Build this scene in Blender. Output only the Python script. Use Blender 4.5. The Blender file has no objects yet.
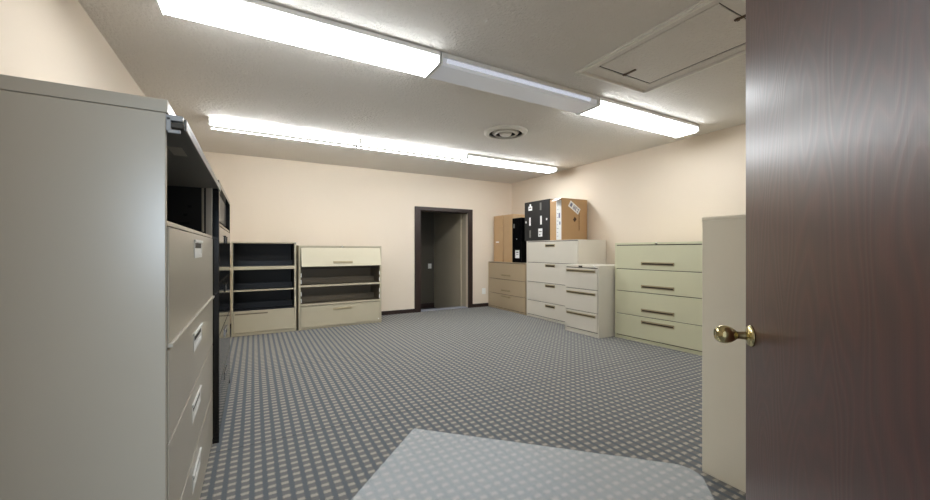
import bpy, bmesh, math, random
from mathutils import Vector, Matrix
random.seed(7)
S = bpy.context.scene
COL = S.collection
H = 2.65            # ceiling height
XL, XR = -0.90, 4.95
YB, YF = 6.76, 0.06
PI = math.pi

# ------------------------------------------------------------------ materials
def lin(c):
    return tuple(((v / 12.92) if v <= .04045 else ((v + .055) / 1.055) ** 2.4) for v in (x / 255. for x in c))

class NT:
    def __init__(self, name):
        self.m = bpy.data.materials.new(name); self.m.use_nodes = True
        self.t = self.m.node_tree; self.t.nodes.clear()
        self.out = self.n('ShaderNodeOutputMaterial')
    def n(self, kind, **kw):
        o = self.t.nodes.new(kind)
        for k, v in kw.items(): setattr(o, k, v)
        return o
    def l(self, a, b): self.t.links.new(a, b)
    def math(self, op, a, b=None, c=None):
        o = self.n('ShaderNodeMath', operation=op)
        for i, v in enumerate((a, b, c)):
            if v is None: continue
            if hasattr(v, 'is_output'): self.l(v, o.inputs[i])
            else: o.inputs[i].default_value = v
        return o.outputs[0]
    def coords(self, scale=(1, 1, 1)):
        tc = self.n('ShaderNodeTexCoord'); mp = self.n('ShaderNodeMapping')
        mp.inputs['Scale'].default_value = scale
        self.l(tc.outputs['Object'], mp.inputs['Vector']); return mp.outputs[0]
    def noise(self, vec, scale, detail=3, rough=.5, dist=0):
        o = self.n('ShaderNodeTexNoise'); self.l(vec, o.inputs['Vector'])
        o.inputs['Scale'].default_value = scale; o.inputs['Detail'].default_value = detail
        o.inputs['Roughness'].default_value = rough; o.inputs['Distortion'].default_value = dist
        return o.outputs[0]
    def mix(self, fac, a, b):
        o = self.n('ShaderNodeMix', data_type='RGBA')
        if hasattr(fac, 'is_output'): self.l(fac, o.inputs[0])
        else: o.inputs[0].default_value = fac
        for i, v in ((6, a), (7, b)):
            if hasattr(v, 'is_output'): self.l(v, o.inputs[i])
            else: o.inputs[i].default_value = (*v, 1)
        return o.outputs[2]
    def bump(self, h, strength, dist=.01):
        o = self.n('ShaderNodeBump'); self.l(h, o.inputs['Height'])
        o.inputs['Strength'].default_value = strength; o.inputs['Distance'].default_value = dist
        return o.outputs[0]
    def bsdf(self, col, rough=.5, metal=0, spec=.5, normal=None):
        b = self.n('ShaderNodeBsdfPrincipled')
        if hasattr(col, 'is_output'): self.l(col, b.inputs['Base Color'])
        else: b.inputs['Base Color'].default_value = (*col, 1)
        if hasattr(rough, 'is_output'): self.l(rough, b.inputs['Roughness'])
        else: b.inputs['Roughness'].default_value = rough
        b.inputs['Metallic'].default_value = metal
        b.inputs['Specular IOR Level'].default_value = spec
        if normal is not None: self.l(normal, b.inputs['Normal'])
        return b
    def done(self, shader):
        self.l(shader, self.out.inputs[0]); return self.m

def paint(name, rgb, rough=.45, var=.06, scale=6, metal=0, spec=.5, bump=0, bscale=300):
    t = NT(name); v = t.coords(); c = lin(rgb)
    n = t.noise(v, scale, 3)
    col = t.mix(n, tuple(x * (1 - var) for x in c), tuple(min(1, x * (1 + var)) for x in c))
    nm = t.bump(t.noise(v, bscale, 2), bump, .002) if bump else None
    return t.done(t.bsdf(col, rough, metal, spec, nm).outputs[0])

def emit(name, rgb, strength):
    t = NT(name); e = t.n('ShaderNodeEmission')
    v = t.coords(); n = t.noise(v, 2.0, 1)
    c = rgb
    t.l(t.mix(n, tuple(x * .97 for x in c), c), e.inputs[0]); e.inputs[1].default_value = strength
    return t.done(e.outputs[0])

def mat_wall():
    t = NT('cream_wall_paint'); v = t.coords()
    n = t.noise(v, 1.2, 3)
    a = lin((227, 213, 194)); b = lin((231, 217, 199))
    nm = t.bump(t.noise(v, 90, 3), .12, .004)
    return t.done(t.bsdf(t.mix(n, a, b), .6, 0, .3, nm).outputs[0])

def mat_ceiling():
    t = NT('textured_ceiling_paint'); v = t.coords()
    n = t.noise(v, 1.5, 3)
    nm = t.bump(t.noise(v, 42, 4, .6), .7, .022)
    return t.done(t.bsdf(t.mix(n, lin((224, 219, 212)), lin((229, 224, 217))), .8, 0, .2, nm).outputs[0])

def mat_carpet():
    t = NT('check_loop_carpet')
    tc = t.n('ShaderNodeTexCoord'); sx = t.n('ShaderNodeSeparateXYZ'); t.l(tc.outputs['Object'], sx.inputs[0])
    vec = t.coords()
    wob = t.noise(vec, 130, 3, .6)
    P = .059
    def cell(s, off):
        a = t.math('DIVIDE', s, P); a = t.math('ADD', a, off)
        a = t.math('ADD', a, t.math('MULTIPLY', t.math('SUBTRACT', wob, .5), .40))
        f = t.math('FRACT', a)
        return t.math('ABSOLUTE', t.math('SUBTRACT', f, .5))      # 0 in the middle of a cell
    cx = cell(sx.outputs[0], 100.15); cy = cell(sx.outputs[1], 100.3)
    def smooth(v, lo, hi):
        r = t.n('ShaderNodeMapRange', interpolation_type='SMOOTHSTEP'); t.l(v, r.inputs[0])
        r.inputs[1].default_value = lo; r.inputs[2].default_value = hi
        r.inputs[3].default_value = 1; r.inputs[4].default_value = 0
        return r.outputs[0]
    colx = smooth(cx, .22, .36); rowy = smooth(cy, .10, .27)
    patch = t.math('MULTIPLY', colx, rowy)
    fib = t.noise(vec, 260, 3, .75)
    dark = t.mix(fib, lin((82, 87, 92)), lin((120, 125, 129)))      # blue grey bands
    mid = t.mix(fib, lin((98, 98, 98)), lin((138, 137, 135)))       # grey between the patches
    light = t.mix(fib, lin((140, 135, 126)), lin((202, 194, 180)))  # pale tufts
    base = t.mix(colx, dark, mid)
    c = t.mix(patch, base, light)
    # seams between carpet breadths
    def seam(y0):
        d = t.math('ABSOLUTE', t.math('SUBTRACT', sx.outputs[1], y0))
        return smooth(d, .002, .007)
    s = t.math('MAXIMUM', seam(2.655), seam(4.28))
    c = t.mix(t.math('MULTIPLY', s, .4), c, lin((50, 52, 56)))
    nm = t.bump(t.math('ADD', t.math('MULTIPLY', fib, .6), patch), .5, .004)
    return t.done(t.bsdf(c, .95, 0, .1, nm).outputs[0])

def mat_wood():
    t = NT('dark_stained_wood'); v = t.coords((1, 1, .22))
    n = t.noise(v, 4.6, 2, .4)
    rings = t.math('FRACT', t.math('MULTIPLY', n, 24))
    rings = t.math('POWER', t.math('ABSOLUTE', t.math('SUBTRACT', rings, .5)), 1.4)
    v2 = t.coords((1, 1, .02)); fine = t.noise(v2, 190, 3, .65)
    g = t.math('ADD', t.math('MULTIPLY', rings, 1.5), t.math('MULTIPLY', fine, .5))
    col = t.mix(g, lin((54, 21, 17)), lin((88, 40, 32)))
    nm = t.bump(g, .11, .002)
    b = t.bsdf(col, t.math('ADD', t.math('MULTIPLY', fine, .10), .36), 0, .35, nm)
    t.l(nm, b.inputs['Coat Normal']); b.inputs['Coat Weight'].default_value = .9; b.inputs['Coat Roughness'].default_value = .30; b.inputs['Coat IOR'].default_value = 1.5
    return t.done(b.outputs[0])

def mat_brown_trim():
    t = NT('dark_brown_trim'); v = t.coords((1, 1, .15))
    n = t.noise(v, 25, 3)
    return t.done(t.bsdf(t.mix(n, lin((36, 24, 20)), lin((52, 35, 30))), .4, 0, .5).outputs[0])

def mat_mat():
    t = NT('frosted_clear_plastic'); v = t.coords()
    n = t.noise(v, 7, 3, .5)
    b = t.bsdf(t.mix(n, lin((228, 233, 236)), lin((246, 250, 252))), .48, 0, .9)
    tr = t.n('ShaderNodeBsdfTransparent'); tr.inputs[0].default_value = (.98, .985, .99, 1)
    mx = t.n('ShaderNodeMixShader'); t.l(t.math('ADD', t.math('MULTIPLY', n, .05), .225), mx.inputs[0])
    t.l(tr.outputs[0], mx.inputs[1]); t.l(b.outputs[0], mx.inputs[2])
    return t.done(mx.outputs[0])

def mat_cardboard(name, a, b):
    t = NT(name); v = t.coords((1, 1, 1))
    n = t.noise(v, 5, 3); w = t.noise(t.coords((40, 40, 1)), 3, 2)
    c = t.mix(t.math('ADD', t.math('MULTIPLY', n, .7), t.math('MULTIPLY', w, .3)), lin(a), lin(b))
    return t.done(t.bsdf(c, .8, 0, .2).outputs[0])

def mat_lens_off():
    t = NT('unlit_acrylic_lens'); v = t.coords((60, 60, 60)); n = t.noise(v, 3, 1)
    b = t.bsdf(lin((232, 233, 238)), .22, 0, .5, t.bump(n, .05, .002))
    b.inputs['Transmission Weight'].default_value = .0
    b.inputs['Emission Color'].default_value = (.88, .93, 1, 1); b.inputs['Emission Strength'].default_value = .035  # faint glow added to lift the brightness of the lens
    return t.done(b.outputs[0])

M = dict(
    wall=mat_wall(), ceil=mat_ceiling(), carpet=mat_carpet(), wood=mat_wood(), trim=mat_brown_trim(),
    mat=mat_mat(),
    tan_grey=paint('grey_beige_enamel', (178, 170, 155), .28, .02, bump=.05),
    tan_light=paint('warm_beige_enamel', (190, 180, 155), .38, .02, bump=.05),
    tan_dark=paint('taupe_enamel', (178, 160, 132), .38, .02, bump=.05),
    flip=paint('pale_beige_enamel', (206, 197, 172), .38, .02),
    side_tan=paint('sand_enamel', (244, 236, 216), .38, .02, bump=.05),
    bracket=paint('grey_steel_bracket', (150, 150, 150), .4, .05),
    putty=paint('putty_enamel', (216, 210, 197), .38, .02, bump=.05),
    green=paint('pale_green_enamel', (210, 208, 178), .36, .02, bump=.05),
    black=paint('gloss_black_enamel', (9, 9, 11), .10, .1),
    inside=paint('dark_cabinet_interior', (24, 22, 20), .5, .1),
    navy=paint('black_plastic_shelf', (12, 13, 20), .35, .1),
    brown_in=paint('taupe_interior', (116, 104, 86), .5, .05),
    bronze=paint('dark_bronze_pull', (168, 154, 122), .4, .05, metal=.3),
    slot=paint('dark_gap_shade_and_spine', (58, 51, 41), .6, .05),
    chrome=paint('satin_chrome', (225, 225, 225), .22, .03, metal=.9),
    brass=paint('polished_brass', (212, 198, 150), .12, .03, metal=1.0),
    white=paint('white_enamel', (228, 228, 224), .4, .02),
    offwhite=paint('ceiling_white_metal', (214, 209, 198), .5, .02),
    rubber=paint('black_void', (14, 13, 12), .8, .05),
    latch=paint('brown_latch', (78, 56, 36), .5, .08),
    plate=paint('ivory_plate', (240, 238, 232), .4, .02),
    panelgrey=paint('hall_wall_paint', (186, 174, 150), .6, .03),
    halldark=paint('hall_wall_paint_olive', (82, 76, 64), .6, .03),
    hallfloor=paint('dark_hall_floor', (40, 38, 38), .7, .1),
    card=mat_cardboard('brown_cardboard', (178, 144, 104), (192, 158, 118)),
    card2=mat_cardboard('light_cardboard', (188, 156, 118), (200, 168, 130)),
    blackcard=paint('black_printed_carton', (34, 33, 32), .55, .1),
    film=paint('glossy_black_wrap', (10, 10, 12), .12, .1, bump=.5, bscale=18),
    paper=paint('white_paper', (236, 236, 234), .6, .02),
    ink=paint('blue_grey_ink', (120, 124, 150), .6, .05),
    darkink=paint('dark_brown_ink', (70, 44, 28), .6, .05),
    greyink=paint('grey_print', (120, 118, 112), .6, .05),
    lensoff=mat_lens_off(),
    lens=emit('lit_acrylic_lens', (.93, .97, 1.0), 6.8),
    side_glow=emit('added_side_glow', (.84, .88, 1.0), .20),  # glow added to brighten one side of the middle fixture
    lens_near=emit('lit_acrylic_lens_near_row', (.93, .97, 1.0), 5.2),
    tube=emit('lit_fluorescent_tube', (.93, .97, 1.0), 11.0),
)

# ------------------------------------------------------------------ mesh helpers
class MB:
    def __init__(self): self.bm = bmesh.new()
    def box(self, x0, x1, y0, y1, z0, z1, bev=0):
        r = bmesh.ops.create_cube(self.bm, size=1)
        vs = r['verts']
        for v in vs:
            v.co = Vector((x0 + (v.co.x + .5) * (x1 - x0), y0 + (v.co.y + .5) * (y1 - y0), z0 + (v.co.z + .5) * (z1 - z0)))
        if bev:
            es = list({e for v in vs for e in v.link_edges})
            bmesh.ops.bevel(self.bm, geom=es, offset=bev, segments=2, profile=.5, affect='EDGES')
        return self
    def prism(self, pts, axis, a0, a1):
        """extrude a 2-D outline along an axis ('x': pts are (y,z); 'y': (x,z); 'z': (x,y))"""
        def co(p, a):
            return {'x': (a, p[0], p[1]), 'y': (p[0], a, p[1]), 'z': (p[0], p[1], a)}[axis]
        A = [self.bm.verts.new(co(p, a0)) for p in pts]; B = [self.bm.verts.new(co(p, a1)) for p in pts]
        n = len(pts)
        self.bm.faces.new(A[::-1]); self.bm.faces.new(B)
        for i in range(n): self.bm.faces.new((A[i], A[(i + 1) % n], B[(i + 1) % n], B[i]))
        return self
    def lathe(self, prof, axis='z', seg=40, origin=(0, 0, 0)):
        rings = []
        for r, t in prof:
            ring = []
            for k in range(seg):
                a = 2 * PI * k / seg
                p = (r * math.cos(a), r * math.sin(a), t)
                if axis == 'y': p = (p[0], t, p[1])
                if axis == 'x': p = (t, p[0], p[1])
                ring.append(self.bm.verts.new(Vector(p) + Vector(origin)))
            rings.append(ring)
        for a, b in zip(rings, rings[1:]):
            for k in range(seg): self.bm.faces.new((a[k], a[(k + 1) % seg], b[(k + 1) % seg], b[k]))
        self.bm.faces.new(rings[0][::-1]); self.bm.faces.new(rings[-1])
        return self
    def build(self, name, m, parent=None, smooth=False, loc=None, rot=None):
        bmesh.ops.recalc_face_normals(self.bm, faces=self.bm.faces)
        me = bpy.data.meshes.new(name); self.bm.to_mesh(me); self.bm.free()
        if smooth:
            for p in me.polygons: p.use_smooth = True
        me.materials.append(m)
        o = bpy.data.objects.new(name, me); COL.objects.link(o)
        if parent is not None: o.parent = parent
        if loc: o.location = loc
        if rot: o.rotation_euler = rot
        return o
def box(*a, bev=0): return MB().box(*a, bev=bev)
def thing(name, label, cat, loc=(0, 0, 0), rz=0, group=None):
    o = bpy.data.objects.new(name, None); COL.objects.link(o); o.empty_display_size = .1
    o.location = loc; o.rotation_euler = (0, 0, rz)
    o['label'] = label; o['category'] = cat
    if group: o['group'] = group
    return o
def tag(o, label, cat, group=None):
    o['label'] = label; o['category'] = cat
    if group: o['group'] = group
    return o
def struct(name, mb, m, parent=None):
    o = mb.build(name, m, parent)
    if parent is None: o['kind'] = 'structure'
    return o

# ------------------------------------------------------------------ the room
struct('floor', box(XL - .1, XR + .1, -.60, 7.0, -.12, 0), M['carpet'])
struct('ceiling', box(XL - .1, XR + .1, -.10, 6.90, H, H + .1), M['ceil'])
struct('wall_left', box(XL - .1, XL, YF, YB, 0, H), M['wall'])
struct('wall_right', box(XR, XR + .1, YF, YB, 0, H), M['wall'])
# back wall with the doorway
OX0, OX1, OZ = 2.775, 3.86, 1.975
struct('wall_back', MB().box(XL - .1, OX0, YB, YB + .12, 0, H).box(OX1, XR + .1, YB, YB + .12, 0, H).box(OX0, OX1, YB, YB + .12, OZ, H), M['wall'])
# front wall with the opening the picture is taken from
FX0, FX1, FZ = -.50, .79, 2.06
struct('wall_front', MB().box(XL - .1, FX0, YF - .14, YF, 0, H).box(FX1, XR + .1, YF - .14, YF, 0, H).box(FX0, FX1, YF - .14, YF, FZ, H), M['wall'])
struct('baseboard_back', MB().box(XL, 2.675, YB - .012, YB, 0, .072).box(3.945, XR, YB - .012, YB, 0, .072), M['trim'])
struct('baseboard_right', box(XR - .012, XR, YF, YB - .012, 0, .072), M['trim'])
struct('baseboard_left', box(XL, XL + .012, YF, YB - .012, 0, .072), M['trim'])
# doorway trim: casing, head, left jamb lining with a stop
t1 = struct('trim_1', MB().box(2.672, 2.775, YB - .022, YB, 0, 2.022, bev=.004).box(3.84, 3.945, YB - .022, YB, 0, 2.022, bev=.004)
            .box(2.672, 3.945, YB - .0225, YB, 1.955, 2.024, bev=.004), M['trim'])
MB().box(2.775, 2.80, YB, YB + .12, 0, 1.96).box(2.80, 2.815, YB + .05, YB + .09, 0, 1.945).build('jamb', M['trim'], t1)
MB().box(2.775, 3.86, YB, YB + .12, 1.95, OZ).box(2.80, 3.855, YB + .05, YB + .09, 1.935, 1.95).build('head_jamb', M['trim'], t1)
box(2.80, 3.86, YB + .02, YB + .24, 0, .006).build('threshold', paint('pale_threshold_strip', (150, 152, 162), .7, .1, 30), t1)
# hall beyond the doorway, one step down
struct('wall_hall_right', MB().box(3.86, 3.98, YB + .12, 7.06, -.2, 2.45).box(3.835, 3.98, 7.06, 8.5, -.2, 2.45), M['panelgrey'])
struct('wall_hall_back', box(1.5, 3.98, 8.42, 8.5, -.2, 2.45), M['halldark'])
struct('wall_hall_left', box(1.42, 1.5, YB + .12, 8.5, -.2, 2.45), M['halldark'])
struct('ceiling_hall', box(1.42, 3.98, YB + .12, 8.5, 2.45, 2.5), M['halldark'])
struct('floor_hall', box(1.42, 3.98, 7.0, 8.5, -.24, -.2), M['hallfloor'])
struct('baseboard_hall', box(1.5, 3.835, 8.405, 8.42, -.2, -.09), M['trim'])

t = thing('light_switch', 'pale light switch on the dim hall wall seen through the doorway', 'switch', (3.72, 8.42, .80))
box(-.045, .045, -.008, 0, -.06, .06, bev=.003).build('cover_plate', M['plate'], t)
box(-.008, .008, -.018, -.008, -.014, .014, bev=.002).build('toggle', M['plate'], t)

t = thing('wall_outlet', 'ivory wall outlet low between the doorway and the taupe cabinet', 'outlet', (4.225, YB, .325))
box(-.045, .045, -.008, 0, -.062, .062, bev=.003).build('cover_plate', M['plate'], t)
for dz in (-.028, .028):
    box(-.018, .018, -.011, -.008, dz - .017, dz + .017, bev=.001).build('socket', M['plate'], t)

# ------------------------------------------------------------------ the open wooden door
bear = math.radians(49.3); U = Vector((math.sin(bear), math.cos(bear), 0)); P = Vector((1.396, .629, 0))
W = .86; hinge = P - U * W
dr = box(0, W, -.044, 0, .014, 2.04, bev=.003).build('door_1', M['wood'])
dr['kind'] = 'structure'; dr.location = hinge; dr.rotation_euler = (0, 0, PI / 2 - bear)
kx, kz = W - .055, .922
k = MB().lathe([(.0335, .0), (.0335, .004), (.030, .009), (.018, .012), (.014, .014)], 'y', 36, (kx, 0, kz)).build('rosette', M['brass'], dr, True)
MB().lathe([(.0135, .010), (.0125, .02), (.0115, .034), (.0125, .040), (.0175, .045), (.0245, .055), (.0280, .066), (.0285, .074),
            (.0272, .083), (.0235, .091), (.0180, .0965), (.0160, .098), (.0145, .096), (.004, .096)], 'y', 40, (kx, 0, kz)).build('door_knob', M['brass'], dr, True)
box(W - .0005, W + .0015, -.034, -.010, kz - .05, kz + .05).build('latch_plate', M['brass'], dr)
for hz in (.25, 1.05, 1.80):
    MB().lathe([(.007, -.045), (.007, .045)], 'z', 16, (-.004, .004, hz)).build('hinge', M['brass'], dr, True)

# ------------------------------------------------------------------ clear chair mat
TL = Vector((.928, 2.36)); E1 = Vector((.711, -.703)); E2 = Vector((-.703, -.711))
w, d = 1.667, .92
def arc(cx, cy, r, a0, a1, n=10): return [(cx + r * math.cos(a0 + (a1 - a0) * i / n), cy + r * math.sin(a0 + (a1 - a0) * i / n)) for i in range(n + 1)]
o2 = arc(.012, .012, .012, PI, 1.5 * PI) + arc(w - .12, .11, .12, 1.5 * PI, 2 * PI) + [(w - .004, .25)] + arc(w - .08, d - .06, .06, 0, .5 * PI) + arc(.06, d - .06, .06, .5 * PI, PI)
o2[11:22] = [(x, max(0, y + .01)) for x, y in o2[11:22]]
mm = MB().prism([tuple(TL + E1 * a + E2 * b) for a, b in o2], 'z', .002, .0055).build('chair_mat', M['mat'])
tag(mm, 'translucent frosted plastic chair mat lying on the carpet in the foreground', 'mat')

# ------------------------------------------------------------------ ceiling: vent, hatch, lights
t = thing('ceiling_vent', 'round white ceiling vent of nested rings between the light rows', 'vent', (2.715, 3.835, H))
def cone(r0, r1, z0, z1, th=.006):
    return [(r0, z0), (r1, z1), (r1 - th, z1), (r0 - th * 1.5, z0)]
def ring(prof, name, m, parent):
    mb = MB(); seg = 48; rings = []
    for r, z in prof:
        rings.append([mb.bm.verts.new((r * math.cos(2 * PI * k / seg), r * math.sin(2 * PI * k / seg), z)) for k in range(seg)])
    rings.append(rings[0])
    for a, b in zip(rings, rings[1:]):
        for k in range(seg): mb.bm.faces.new((a[k], a[(k + 1) % seg], b[(k + 1) % seg], b[k]))
    return mb.build(name, m, parent, True)
ring([(.270, -.001), (.270, -.010), (.240, -.028), (.205, -.032), (.202, -.026), (.228, -.014), (.228, -.001)], 'outer_ring', M['offwhite'], t)
ring([(.165, -.014), (.138, -.038), (.118, -.038), (.150, -.014)], 'middle_ring', M['offwhite'], t)
MB().lathe([(.02, -.016), (.078, -.018), (.066, -.042), (.03, -.046)], 'z', 40).build('centre_cone', M['offwhite'], t, True)
MB().lathe([(.226, -.001), (.226, -.004), (.1, -.006)], 'z', 40).build('throat', M['rubber'], t)

t = thing('attic_hatch', 'painted attic hatch with moulded frame in the ceiling near the door', 'hatch', (0, 0, H))
def frame(x0, x1, y0, y1, wd, z0, z1):
    return MB().box(x0, x0 + wd, y0, y1, z0, z1).box(x1 - wd, x1, y0, y1, z0, z1).box(x0 + wd, x1 - wd, y0, y0 + wd, z0, z1).box(x0 + wd, x1 - wd, y1 - wd, y1, z0, z1)
hm = M['ceil']; hw = paint('moulding_paint', (238, 234, 226), .5, .02)
frame(2.285, 3.16, 1.09, 2.262, .018, -.012, -.001).build('outer_moulding', hw, t)
frame(2.303, 3.142, 1.108, 2.240, .016, -.022, -.001).build('frame', hw, t)
frame(2.334, 3.106, 1.124, 2.191, .05, -.008, -.001).build('inner_frame', hm, t)
box(2.384, 3.056, 1.174, 2.141, -.0015, -.0005).build('dark_gap', M['rubber'], t)
box(2.392, 3.004, 1.22, 2.086, -.008, -.0015).build('panel', hm, t)
MB().box(3.024, 3.056, 1.18, 2.141, -.008, -.0016).box(2.384, 3.024, 2.104, 2.141, -.008, -.0016).box(2.384, 3.016, 1.174, 1.21, -.008, -.0016).build('stop_strip', hm, t)
for x, y in ((2.675, 2.045), (2.65, 1.20)):
    MB().box(x - .010, x + .010, y - .065, y + .055, -.018, -.0085, bev=.003).box(x - .014, x + .014, y + .028, y + .045, -.021, -.009, bev=.003).build('latch', M['latch'], t)

def wrap_light(x0, x1, y0, y1, depth, lens_m, label, bare=False):
    t = thing('ceiling_light', label, 'ceiling light', ((x0 + x1) / 2, (y0 + y1) / 2, H), 0, 'fluorescent ceiling lights in two rows')
    a = (x1 - x0) / 2; b = (y1 - y0) / 2
    if not bare:
        box(-a, a, -b - .004, b + .004, -.036, -.004, bev=.002).build('housing', M['white'], t)
        pts = [(-b + .012, -.036), (-b + .012, -.044), (-b + .016, -depth + .012), (-b + .030, -depth), (b - .030, -depth), (b - .016, -depth + .012), (b - .012, -.044), (b - .012, -.036)]
        MB().prism(pts, 'x', -a + .014, a - .014).build('lens', lens_m, t)
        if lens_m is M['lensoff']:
            MB().prism([(-b + .011, -.0365), (-b + .0095, -.044), (-b + .0135, -depth + .020), (-b + .0155, -depth + .020), (-b + .0125, -.044)], 'x', -a + .05, a - .10).build('added_glow_strip', M['side_glow'], t)  # added strip that glows only to lighten the fixture's near side
        for s in (-1, 1):
            e = [(-b - .003, -.004), (-b - .003, -depth + .008), (-b + .014, -depth - .004), (b - .014, -depth - .004), (b + .003, -depth + .008), (b + .003, -.004)]
            MB().prism(e, 'x', s * a - .013 * (s > 0), s * a + .013 * (s < 0)).build('end_cap', M['white'], t)
    else:
        MB().prism([(-b + .03, 0), (-b + .03, -.016), (-.05, -.028), (-.03, -.045), (.03, -.045), (.05, -.028), (b - .03, -.016), (b - .03, 0)], 'x', -a, a).build('housing', M['white'], t)
        for s in (-1, 1):
            e = [(-b, -.001), (-b, -.045), (-b + .012, -depth - .004), (-b + .05, -depth), (.0, -.052), (b - .05, -depth), (b - .012, -depth - .004), (b, -.045), (b, -.001)]
            MB().prism(e, 'x', s * a - .010 * (s > 0), s * a + .010 * (s < 0)).build('end_plate', M['white'], t)
        box(-a + .012, a - .012, -.022, .022, -.084, -.045).build('added_dark_spine', M['slot'], t)  # dark spine added so a dark line parts the two bright tubes
        for y in (-.078, .078):
            tb = MB().lathe([(.008, -a + .012), (.0165, -a + .02), (.0165, a - .02), (.008, a - .012)], 'x', 20, (0, y, -.062)).build('tube', M['tube'], t, True)
    return t
RX = [-.475, 1.20, 2.86, 4.51]
wrap_light(RX[0], RX[1] - .003, 2.51, 2.80, .088, M['lens_near'], 'wide lit wraparound ceiling light at the left end of the nearer row')
wrap_light(RX[1] + .003, RX[2] - .003, 2.51, 2.80, .088, M['lensoff'], 'dim wraparound ceiling light with an added faint glow, in the middle of the nearer row')
wrap_light(RX[2] + .003, RX[3], 2.51, 2.80, .088, M['lens_near'], 'lit wraparound ceiling light at the right end of the nearer row beside the hatch')
RX2 = [-.435, 1.21, 2.815, 4.61]
wrap_light(RX2[0], RX2[1] - .003, 4.965, 5.22, .082, None, 'bare twin-tube ceiling light without a cover at the left end of the farther row', True)
wrap_light(RX2[1] + .003, RX2[2] - .003, 4.965, 5.22, .082, None, 'bare twin-tube ceiling light without a cover in the middle of the farther row', True)
wrap_light(RX2[2] + .003, RX2[3], 4.965, 5.22, .082, M['lens'], 'covered lit ceiling light at the right end of the farther row')

# ------------------------------------------------------------------ file cabinets
# local frame: x to the right as seen from the front, y into the cabinet, z up; the front plane is y = 0
def case(w, d, h, m, root, st=.022, base=.05, solid_to=None, top=.03, inside=None, open_z=None):
    """hollow steel case: sides, back, top, plinth; the part below solid_to is filled behind the drawers"""
    mb = MB()
    mb.box(0, st, 0, d, 0, h, bev=.0025).box(w - st, w, 0, d, 0, h, bev=.0025)
    mb.box(st, w - st, d - .012, d, .01, h - .004)
    mb.box(st, w - st, 0.0, d - .012, h - top, h - .001)
    mb.box(st, w - st, .004, d - .012, .004, base)
    return mb.build('case', m, root)
def drawer(root, x0, x1, z0, z1, m, proud=.006, lip=False, depth=.42):
    mb = MB().box(x0, x1, -proud, .014, z0, z1, bev=.003)
    if lip: mb.box(x0, x1, -proud - .010, -proud + .004, z0, z0 + .012, bev=.003)
    return mb.build('drawer', m, root)
def gap_shade(root, x0, x1, z0, z1, m):      # dark strip: shade of the drawer gaps put into its colour
    return box(x0, x1, .016, .03, z0, z1).build('drawer_gap_shade', m, root)
def bar_pull(dw, x0, x1, z, h=.04, m=None, y=-.006):
    mb = box(x0, x1, y - .002, y + .001, z - h / 2, z + h / 2, bev=.0008).build('recess', M['slot'], dw)
    MB().box(x0 - .004, x1 + .004, y - .011, y, z + h / 2 - .012, z + h / 2 + .003, bev=.0015).box(x0 - .004, x0 + .008, y - .008, y, z - h / 2, z + h / 2, bev=.0015).box(
        x1 - .008, x1 + .004, y - .008, y, z - h / 2, z + h / 2, bev=.0015).box(x0 - .004, x1 + .004, y - .005, y, z - h / 2 - .004, z - h / 2 + .006, bev=.001).build('handle', m or M['bronze'], dw)
def lock(root, x, z, y=-.004):
    MB().lathe([(.011, y - .006), (.012, y - .003), (.012, y + .006)], 'y', 20, (x, 0, z)).build('lock', M['chrome'], root, True)

# --- tall cabinet in the left foreground (front faces +X)
t = thing('lateral_file_cabinet', 'tall grey-beige file cabinet in the left foreground with its flip-up top door open', 'file cabinet', (-.222, 1.37, 0), PI / 2, 'lateral file cabinets')
w, d, h = 1.395, .60, 1.624
mb = MB().box(0, .02, 0, d, 0, 1.585, bev=.002).box(w - .02, w, 0, d, 0, 1.585, bev=.002).box(.02, w - .02, d - .012, d, .01, 1.585)
mb.box(.02, w - .02, .004, d - .012, .004, .045).box(.02, w - .02, .0, d - .012, 1.262, 1.276, bev=.001)
mb.build('case', M['tan_grey'], t)
box(0, w, -.004, d, 1.5865, h, bev=.003).build('top_cap', M['tan_grey'], t)
MB().box(.0202, .024, .01, d - .014, 1.278, 1.583).box(w - .024, w - .0202, .03, d - .014, 1.278, 1.583).box(.024, w - .024, d - .016, d - .0125, 1.278, 1.583).box(.024, w - .024, .03, d - .016, 1.277, 1.280).build('compartment_lining', M['inside'], t)
fd = MB().box(.022, w - .022, -.046, .40, 1.562, 1.580, bev=.003).box(.022, w - .022, -.046, -.036, 1.545, 1.564, bev=.002).build('flip_door', paint('flip_door_underside', (120, 117, 110), .4, .03), t)
box(.33, .47, .008, .050, 1.5595, 1.5625).build('label_plate', M['tan_grey'], fd)
br = MB().box(.001, .020, -.040, .02, 1.566, 1.582, bev=.002).box(.001, .016, -.012, .0, 1.535, 1.575, bev=.002).box(.001, .012, -.034, -.004, 1.530, 1.540, bev=.002).build('hinge_bracket', M['bracket'], fd)
box(.002, .0225, -.042, -.010, 1.546, 1.560, bev=.002).build('pivot_slot', M['slot'], fd)
for zz, yy, l in ((1.44, .10, .02), (1.39, .12, .02), (1.34, .11, .05)):
    box(w - .0255, w - .0235, yy, yy + l, zz, zz + .014).build('side_slot', M['rubber'], t)
box(w - .036, w - .0245, .040, .050, 1.30, 1.56).build('door_track', M['tan_grey'], t)
gap_shade(t, .02, w - .02, .045, 1.258, M['slot'])
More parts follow.
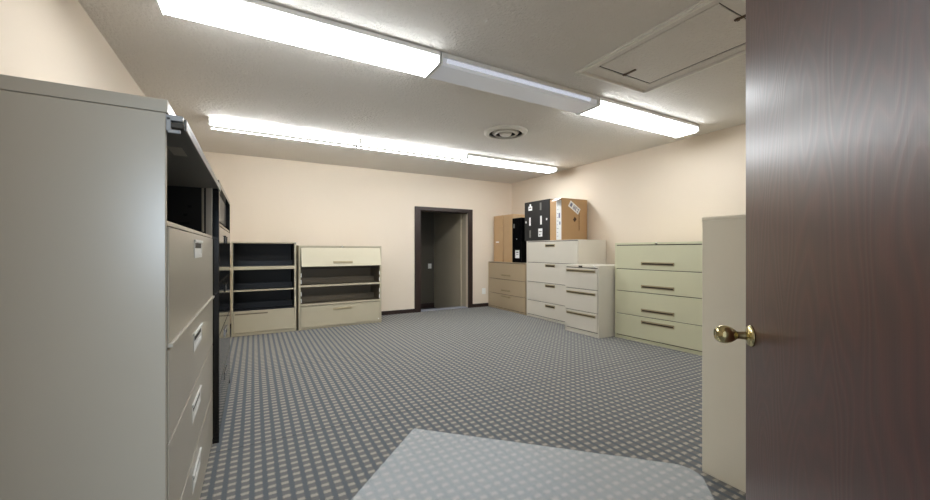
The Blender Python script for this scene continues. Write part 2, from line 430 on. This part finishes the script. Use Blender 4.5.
for (z0, z1, hz, x0, x1) in ((.902, 1.258, 1.196, .555, .805), (.624, .896, .808, .53, .80), (.342, .618, .528, .49, .755), (.05, .336, .240, .50, .755)):
    dw = drawer(t, .024, w - .024, z0, z1, M['tan_grey'], .004, lip=(z0 > .9))
    mbx = MB().box(x0, x1, -.011, -.004, hz + .026, hz + .038, bev=.002).box(x0, x1, -.0065, -.004, hz - .040, hz - .022, bev=.001)
    mbx.box(x0, x0 + .016, -.0065, -.004, hz - .03, hz + .03, bev=.001).box(x1 - .016, x1, -.0065, -.004, hz - .03, hz + .03, bev=.001).build('handle', M['white'], dw)
    box(x0 + .016, x1 - .016, -.005, -.0035, hz - .022, hz + .026).build('recess', M['white'], dw)
    box(x0 + .03, x1 - .03, -.006, -.0045, hz + .002, hz + .024).build('finger_slot', M['slot'], dw)

# --- black cabinet behind it
t = thing('lateral_file_cabinet', 'glossy black file cabinet against the left wall beyond the tall grey-beige one', 'file cabinet', (-.188, 2.775, 0), PI / 2, 'lateral file cabinets')
w, d, h = 1.225, .62, 1.622
mb = MB().box(0, .03, 0, d, 0, h, bev=.002).box(w - .03, w, 0, d, 0, h, bev=.002).box(.03, w - .03, d - .012, d, .01, h).box(.03, w - .03, .0, d - .012, h - .03, h - .001)
mb.box(.03, w - .03, .02, d - .012, .004, .04).box(.03, w - .03, .002, d - .012, 1.345, 1.36, bev=.001)
mb.build('case', M['black'], t)
box(.05, w - .035, .03, .05, 1.40, 1.588).build('retracted_door', M['navy'], t)
gap_shade(t, .03, w - .03, .04, 1.345, M['rubber'])
for z0, z1 in ((.990, 1.340), (.660, .984), (.345, .654), (.045, .339)):
    dw = drawer(t, .032, w - .032, z0, z1, M['black'], .0, depth=.4)
    hz = z1 - .075
    box(.50, .70, -.003, -.001, hz - .022, hz + .022).build('recess', M['rubber'], dw)
    MB().box(.495, .705, -.009, 0, hz + .022, hz + .030, bev=.002).box(.495, .505, -.006, 0, hz - .026, hz + .024, bev=.001).box(.695, .705, -.006, 0, hz - .026, hz + .024, bev=.001).build('handle', M['chrome'] if z1 < .7 else M['black'], dw)

# --- open shelf cabinet by the left end of the back wall
t = thing('lateral_file_cabinet', 'beige cabinet of open black shelves over one drawer beside the left wall', 'file cabinet', (-.27, 6.04, 0), math.radians(1.0), 'lateral file cabinets')
w, d, h = .812, .50, 1.305
mb = MB().box(0, .02, 0, d, 0, h, bev=.002).box(w - .026, w, 0, d, 0, h, bev=.002).box(.02, w - .026, d - .012, d, .01, h).box(.02, w - .026, 0, d - .012, h - .02, h - .0005, bev=.002).box(.02, w - .026, .004, d - .012, .004, .04)
mb.build('case', M['tan_light'], t)
MB().box(.0205, .023, .012, d - .013, .37, h - .022).box(w - .029, w - .0265, .012, d - .013, .37, h - .022).box(.023, w - .029, d - .015, d - .0125, .37, h - .022).build('lining', M['inside'], t)
for z, lip in ((.955, .046), (.630, .020)):
    s = box(.024, w - .030, .012, d - .016, z - .004, z + .004).build('shelf', M['navy'], t)
    box(.022, w - .028, -.004, .012, z - lip + .006, z + .006, bev=.002).build('shelf_lip', M['tan_light'], s)
    for q in (.25, .40):
        box(.024, w - .030, q, q + .004, z + .004, z + .075).build('file_rail', M['navy'], s)
s = box(.024, w - .030, .012, d - .016, .346, .354).build('shelf', M['navy'], t)
for q in (.25, .40): box(.024, w - .030, q, q + .004, .354, .43).build('file_rail', M['navy'], s)
dw = drawer(t, .024, w - .030, .045, .345, M['tan_light'], .004)
box(.04, .44, -.0055, -.003, .295, .312).build('label_strip', M['brown_in'], dw)
lock(t, .80, 1.292)
gap_shade(t, .022, w - .028, .041, .335, M['slot'])

# --- cabinet with a flip door, two open shelves and a drawer
t = thing('lateral_file_cabinet', 'beige cabinet left of the doorway with half-raised door over two open shelves', 'file cabinet', (.574, 6.06, 0), math.radians(2.4), 'lateral file cabinets')
w, d, h = 1.262, .50, 1.256
mb = MB().box(0, .028, 0, d, 0, h, bev=.002).box(w - .028, w, 0, d, 0, h, bev=.002).box(.028, w - .028, d - .012, d, .01, h).box(.028, w - .028, 0, d - .012, h - .024, h - .0005, bev=.002).box(.028, w - .028, .004, d - .012, .004, .03)
mb.build('case', M['tan_light'], t)
MB().box(.0285, .031, .03, d - .013, .35, h - .026).box(w - .031, w - .0285, .03, d - .013, .35, h - .026).box(.031, w - .031, d - .015, d - .0125, .35, h - .026).build('lining', M['brown_in'], t)
# tilted flip door: hinged at the top, kicked out at the bottom
fd = MB().prism([(-.002, 1.226), (-.090, .945), (-.076, .941), (.012, 1.226)], 'x', .032, w - .032).build('flip_door', M['flip'], t)
MB().prism([(-.0665, 1.022), (-.0785, 1.020), (-.0870, .994), (-.0770, .988)], 'x', .48, .77).build('handle', M['bronze'], fd)
for z, n in ((.655, 1), (.375, 2)):
    s = box(.032, w - .032, .02, d - .016, z - .004, z + .004).build('shelf', M['brown_in'], t)
    box(.030, w - .030, -.004, .02, z - .020, z + .008, bev=.002).build('shelf_lip', M['tan_light'], s)
    box(.032, w - .032, -.001, .012, z + .250, z + .262).build('track_rail', M['slot'], s)
    box(.032, w - .032, .30, .304, z + .004, z + .10).build('file_rail', M['brown_in'], s)
    for x in (.029, w - .041):
        box(x, x + .012, -.005, .002, z + .03, z + .09).build('slot_plate', M['plate'], s)
        box(x, x + .012, -.005, .002, z + .13, z + .19).build('slot_plate', M['plate'], s)
dw = drawer(t, .032, w - .032, .034, .345, M['tan_light'], .006)
MB().box(.49, .77, -.016, -.006, .272, .290, bev=.003).box(.49, .77, -.012, -.006, .288, .296, bev=.001).build('handle', M['bronze'], dw)
gap_shade(t, .03, w - .03, .03, .34, M['slot'])
lock(t, .63, 1.244)
box(w - .06, w - .045, -.008, -.006, .06, .075).build('small_label', M['paper'], t)

# --- the row along the right wall (fronts face -X)
def lateral(name_label, loc, rz, w, d, h, m, lines, pulls, z_top, base, hm=None, hh=.038, side=.016, gap=.008, band=True):
    t = thing('lateral_file_cabinet', name_label, 'file cabinet', loc, rz, 'lateral file cabinets')
    MB().box(0, side, 0, d, 0, h, bev=.003).box(w - side, w, 0, d, 0, h, bev=.003).box(side, w - side, d - .01, d, .01, h - .002).box(
        side, w - side, 0, d - .01, z_top + gap, h, bev=.002).box(side, w - side, .004, d - .01, .002, base - gap).build('case', m, t)
    gap_shade(t, side, w - side, base - gap, z_top + gap, M['slot'])
    zs = [z_top] + lines + [base]
    for i, (a, b) in enumerate(zip(zs, zs[1:])):
        dw = drawer(t, side + .004, w - side - .004, b + gap / 2, a - gap / 2, m, .006)
        x0, x1, z = pulls[i]
        bar_pull(dw, x0, x1, z, hh, hm)
    return t
R = -PI / 2
t = lateral('taupe three-drawer file cabinet in the far corner under the cardboard boxes', (4.325, 6.735, 0), R, 1.27, .55, .950, M['tan_dark'], [.608, .312],
        [(.49, .78, .690), (.49, .78, .389), (.49, .78, .271)], .932, .035, hh=.022)
t = lateral('putty four-drawer file cabinet carrying the black carton against the right wall', (4.325, 5.455, 0), R, 1.262, .610, 1.352, M['putty'], [.971, .629, .298],
        [(.52, .745, 1.265), (.52, .745, .925), (.52, .745, .585), (.52, .745, .245)], 1.335, .045, hh=.04, hm=M['bronze'])
t = lateral('narrow putty three-drawer file cabinet standing forward of the four-drawer ones', (4.04, 4.185, 0), R, .627, .62, .978, M['putty'], [.640, .327],
        [(.045, .575, .895), (.045, .575, .582), (.045, .575, .280)], .938, .065, hh=.030, hm=M['bronze'])
lock(t, .56, .958)
box(.27, .34, -.003, .001, .948, .968).build('label_holder', M['slot'], t)
t = lateral('wide pale green four-drawer file cabinet between the narrow one and the door', (4.312, 3.515, 0), math.radians(-86.1), 1.28, .50, 1.288, M['green'], [.938, .644, .337],
        [(.392, .802, 1.017), (.392, .802, .723), (.392, .802, .420), (.392, .802, .268)], 1.252, .05, hh=.036, hm=M['bronze'])
lock(t, .585, 1.271)

# --- the one half hidden behind the open door (front faces +Y)
t = lateral('tall beige file cabinet seen side-on, half hidden behind the open wooden door', (3.000, 1.152, 0), PI, .90, .48, 1.345, M['side_tan'], [1.01, .69, .37],
        [(.33, .57, 1.22), (.33, .57, .90), (.33, .57, .58), (.33, .57, .26)], 1.33, .05, hm=M['chrome'])
box(0, .90, -.003, .48, 1.3455, 1.364, bev=.002).build('top_cap', M['side_tan'], t)

# ------------------------------------------------------------------ boxes on the cabinets (fronts face -X)
def carton(label, x0, x1, y0, y1, z0, z1, m, group='cartons on top of the cabinets', rz=0):
    t = thing('carton', label, 'box', (x0, y1, z0), R + rz, group)
    w, d, h = y1 - y0, x1 - x0, z1 - z0
    box(0, w, 0, d, 0, h, bev=.004).build('carton_body', m, t)
    return t, w, d, h
t, w, d, h = carton('plain brown carton standing upright nearest the back wall', 4.42, 4.76, 6.350, 6.668, .951, 1.898, M['card2'])
box(.08, .19, -.0015, .001, .39, .415).build('sticker', M['paper'], t)
MB().box(.15, .18, -.001, .06, h - .003, h + .001).build('tape', M['card'], t)
t, w, d, h = carton('plain brown upright carton between its twin and the glossy black one', 4.42, 4.78, 5.985, 6.308, .951, 1.895, M['card2'])
MB().box(.15, .18, -.001, .06, h - .003, h + .001).build('tape', M['card'], t)
t, w, d, h = carton('glossy black wrapped carton with a white label near its foot', 4.37, 4.70, 5.665, 5.950, .951, 1.80, M['film'])
box(.10, .225, -.002, .001, .085, .235).build('label', M['paper'], t)
box(.125, .20, -.003, -.0015, .15, .16).build('printed_line', M['greyink'], t)
box(.125, .20, -.003, -.0015, .185, .205).build('printed_line', M['greyink'], t)
box(.04, .075, -.002, .001, .66, .74).build('printed_mark', M['greyink'], t)
box(.135, .15, -.002, .001, .44, .455).build('printed_mark', M['paper'], t)

t, w, d, h = carton('matt black carton with white marks on top of the putty four-drawer cabinet', 4.345, 4.80, 4.865, 5.535, 1.353, 2.055, M['blackcard'])
def mark(n, x0, x1, z0, z1, m=M['paper']): return box(x0, x1, -.002, .001, z0, z1).build(n, m, t)
# two columns of printing: an arrow label, hand holes, stickers and small upright words
mb = MB().box(.115, .215, -.002, .001, .545, .62).box(.145, .185, -.002, .001, .62, .66); mb.build('label', M['paper'], t)
box(.135, .195, -.003, -.0015, .575, .60).build('printed_line', M['greyink'], t)
mark('printed_word', .425, .465, .53, .66, M['greyink'])
mark('hand_hole', .135, .175, .275, .42); mark('hand_hole', .435, .475, .28, .43)
mark('printed_dot', .025, .055, .325, .36); mark('printed_dot', .585, .615, .345, .38)
mark('printed_word', .14, .18, .06, .19, M['greyink'])
mark('label', .385, .49, .07, .21)
box(.40, .475, -.003, -.0015, .15, .165).build('printed_line', M['greyink'], t)
box(.41, .44, -.003, -.0015, .09, .115).build('printed_line', M['greyink'], t)

t, w, d, h = carton('slim brown carton squeezed beside the matt black carton', 4.352, 4.85, 4.716, 4.860, 1.353, 2.035, M['card'])
t, w, d, h = carton('brown carton with a white printed front, raised white flap and shipping label', 4.345, 4.918, 4.572, 4.712, 1.353, 2.035, M['card'])
box(.012, w - .012, -.003, .0005, .005, h - .03, bev=.001).build('white_panel', M['paper'], t)
for i in range(9): box(.030, .055 + .02 * random.random(), -.004, -.0025, .06 + i * .062, .066 + i * .062).build('printed_line', M['greyink'], t)
box(.085, .11, -.004, -.0025, .25, .30).build('printed_mark', M['ink'], t)
box(.07, .10, -.004, -.0025, .36, .44).build('printed_line', M['ink'], t)
MB().prism([(-.098, h - .050), (-.097, h - .046), (.002, h + .002), (.002, h - .003)], 'x', .0, w - .004).build('flap', M['paper'], t)
# the side facing the room's entrance: local x = w plane
lb = MB()
s = box(w - .001, w + .0025, -.13, .13, -.055, .055).build('shipping_label', M['paper'], t)
s.location = (0, .275, h - .145); s.rotation_euler = (math.radians(-31), 0, 0)
for y0, y1, z0, z1 in ((-.105, -.06, -.03, .03), (-.025, -.012, -.032, .03), (-.012, .005, -.032, -.022), (.005, .018, -.032, .03), (-.012, .005, .0, .01), (.03, .043, -.03, .03), (.043, .062, .02, .03), (.043, .062, -.03, -.02), (.08, .11, .01, .03), (.08, .11, -.03, -.012)):
    box(w + .002, w + .0032, y0, y1, z0, z1).build('printed_letter', M['ink'], t).parent = s
MB().prism([(.245, h - .345), (.285, h - .295), (.325, h - .335), (.285, h - .385)], 'x', w - .001, w + .002).build('printed_diamond', M['darkink'], t)
for z in range(14):
    box(w - .001, w + .002, .375, .388 + .006 * (z % 2), h - .52 + z * .021, h - .52 + z * .021 + .014).build('printed_letter', M['darkink'], t)

# ------------------------------------------------------------------ light from outside the entrance
wd = bpy.data.worlds.new('World'); S.world = wd; wd.use_nodes = True
bg = wd.node_tree.nodes['Background']; bg.inputs[0].default_value = (.86, .93, 1, 1); bg.inputs[1].default_value = .22

hl = bpy.data.lights.new('hall_daylight', 'AREA'); hl.shape = 'RECTANGLE'; hl.size = .9; hl.size_y = .8; hl.energy = 22; hl.color = (.72, .86, 1.0)
ho = bpy.data.objects.new('hall_daylight', hl); COL.objects.link(ho); ho.location = (-.55, -2.6, 1.45)
ho.rotation_euler = (math.radians(90), 0, math.radians(-8))

# ------------------------------------------------------------------ camera
f = 378.0; yaw = math.atan(211 / f)
cam = bpy.data.cameras.new('Camera'); co = bpy.data.objects.new('Camera', cam); COL.objects.link(co)
cam.sensor_width = 36; cam.lens = 36 * f / 930; cam.clip_start = .02
co.location = (0, 0, 1.19); co.rotation_euler = (PI / 2, 0, -yaw)
S.camera = co

S.view_settings.view_transform = 'Standard'; S.view_settings.look = 'None'
S.view_settings.exposure = 1.8; S.view_settings.gamma = 1; S.view_settings.use_curve_mapping = False
try:
    S.cycles.use_denoising = True; S.cycles.max_bounces = 10; S.cycles.diffuse_bounces = 6
except Exception: pass
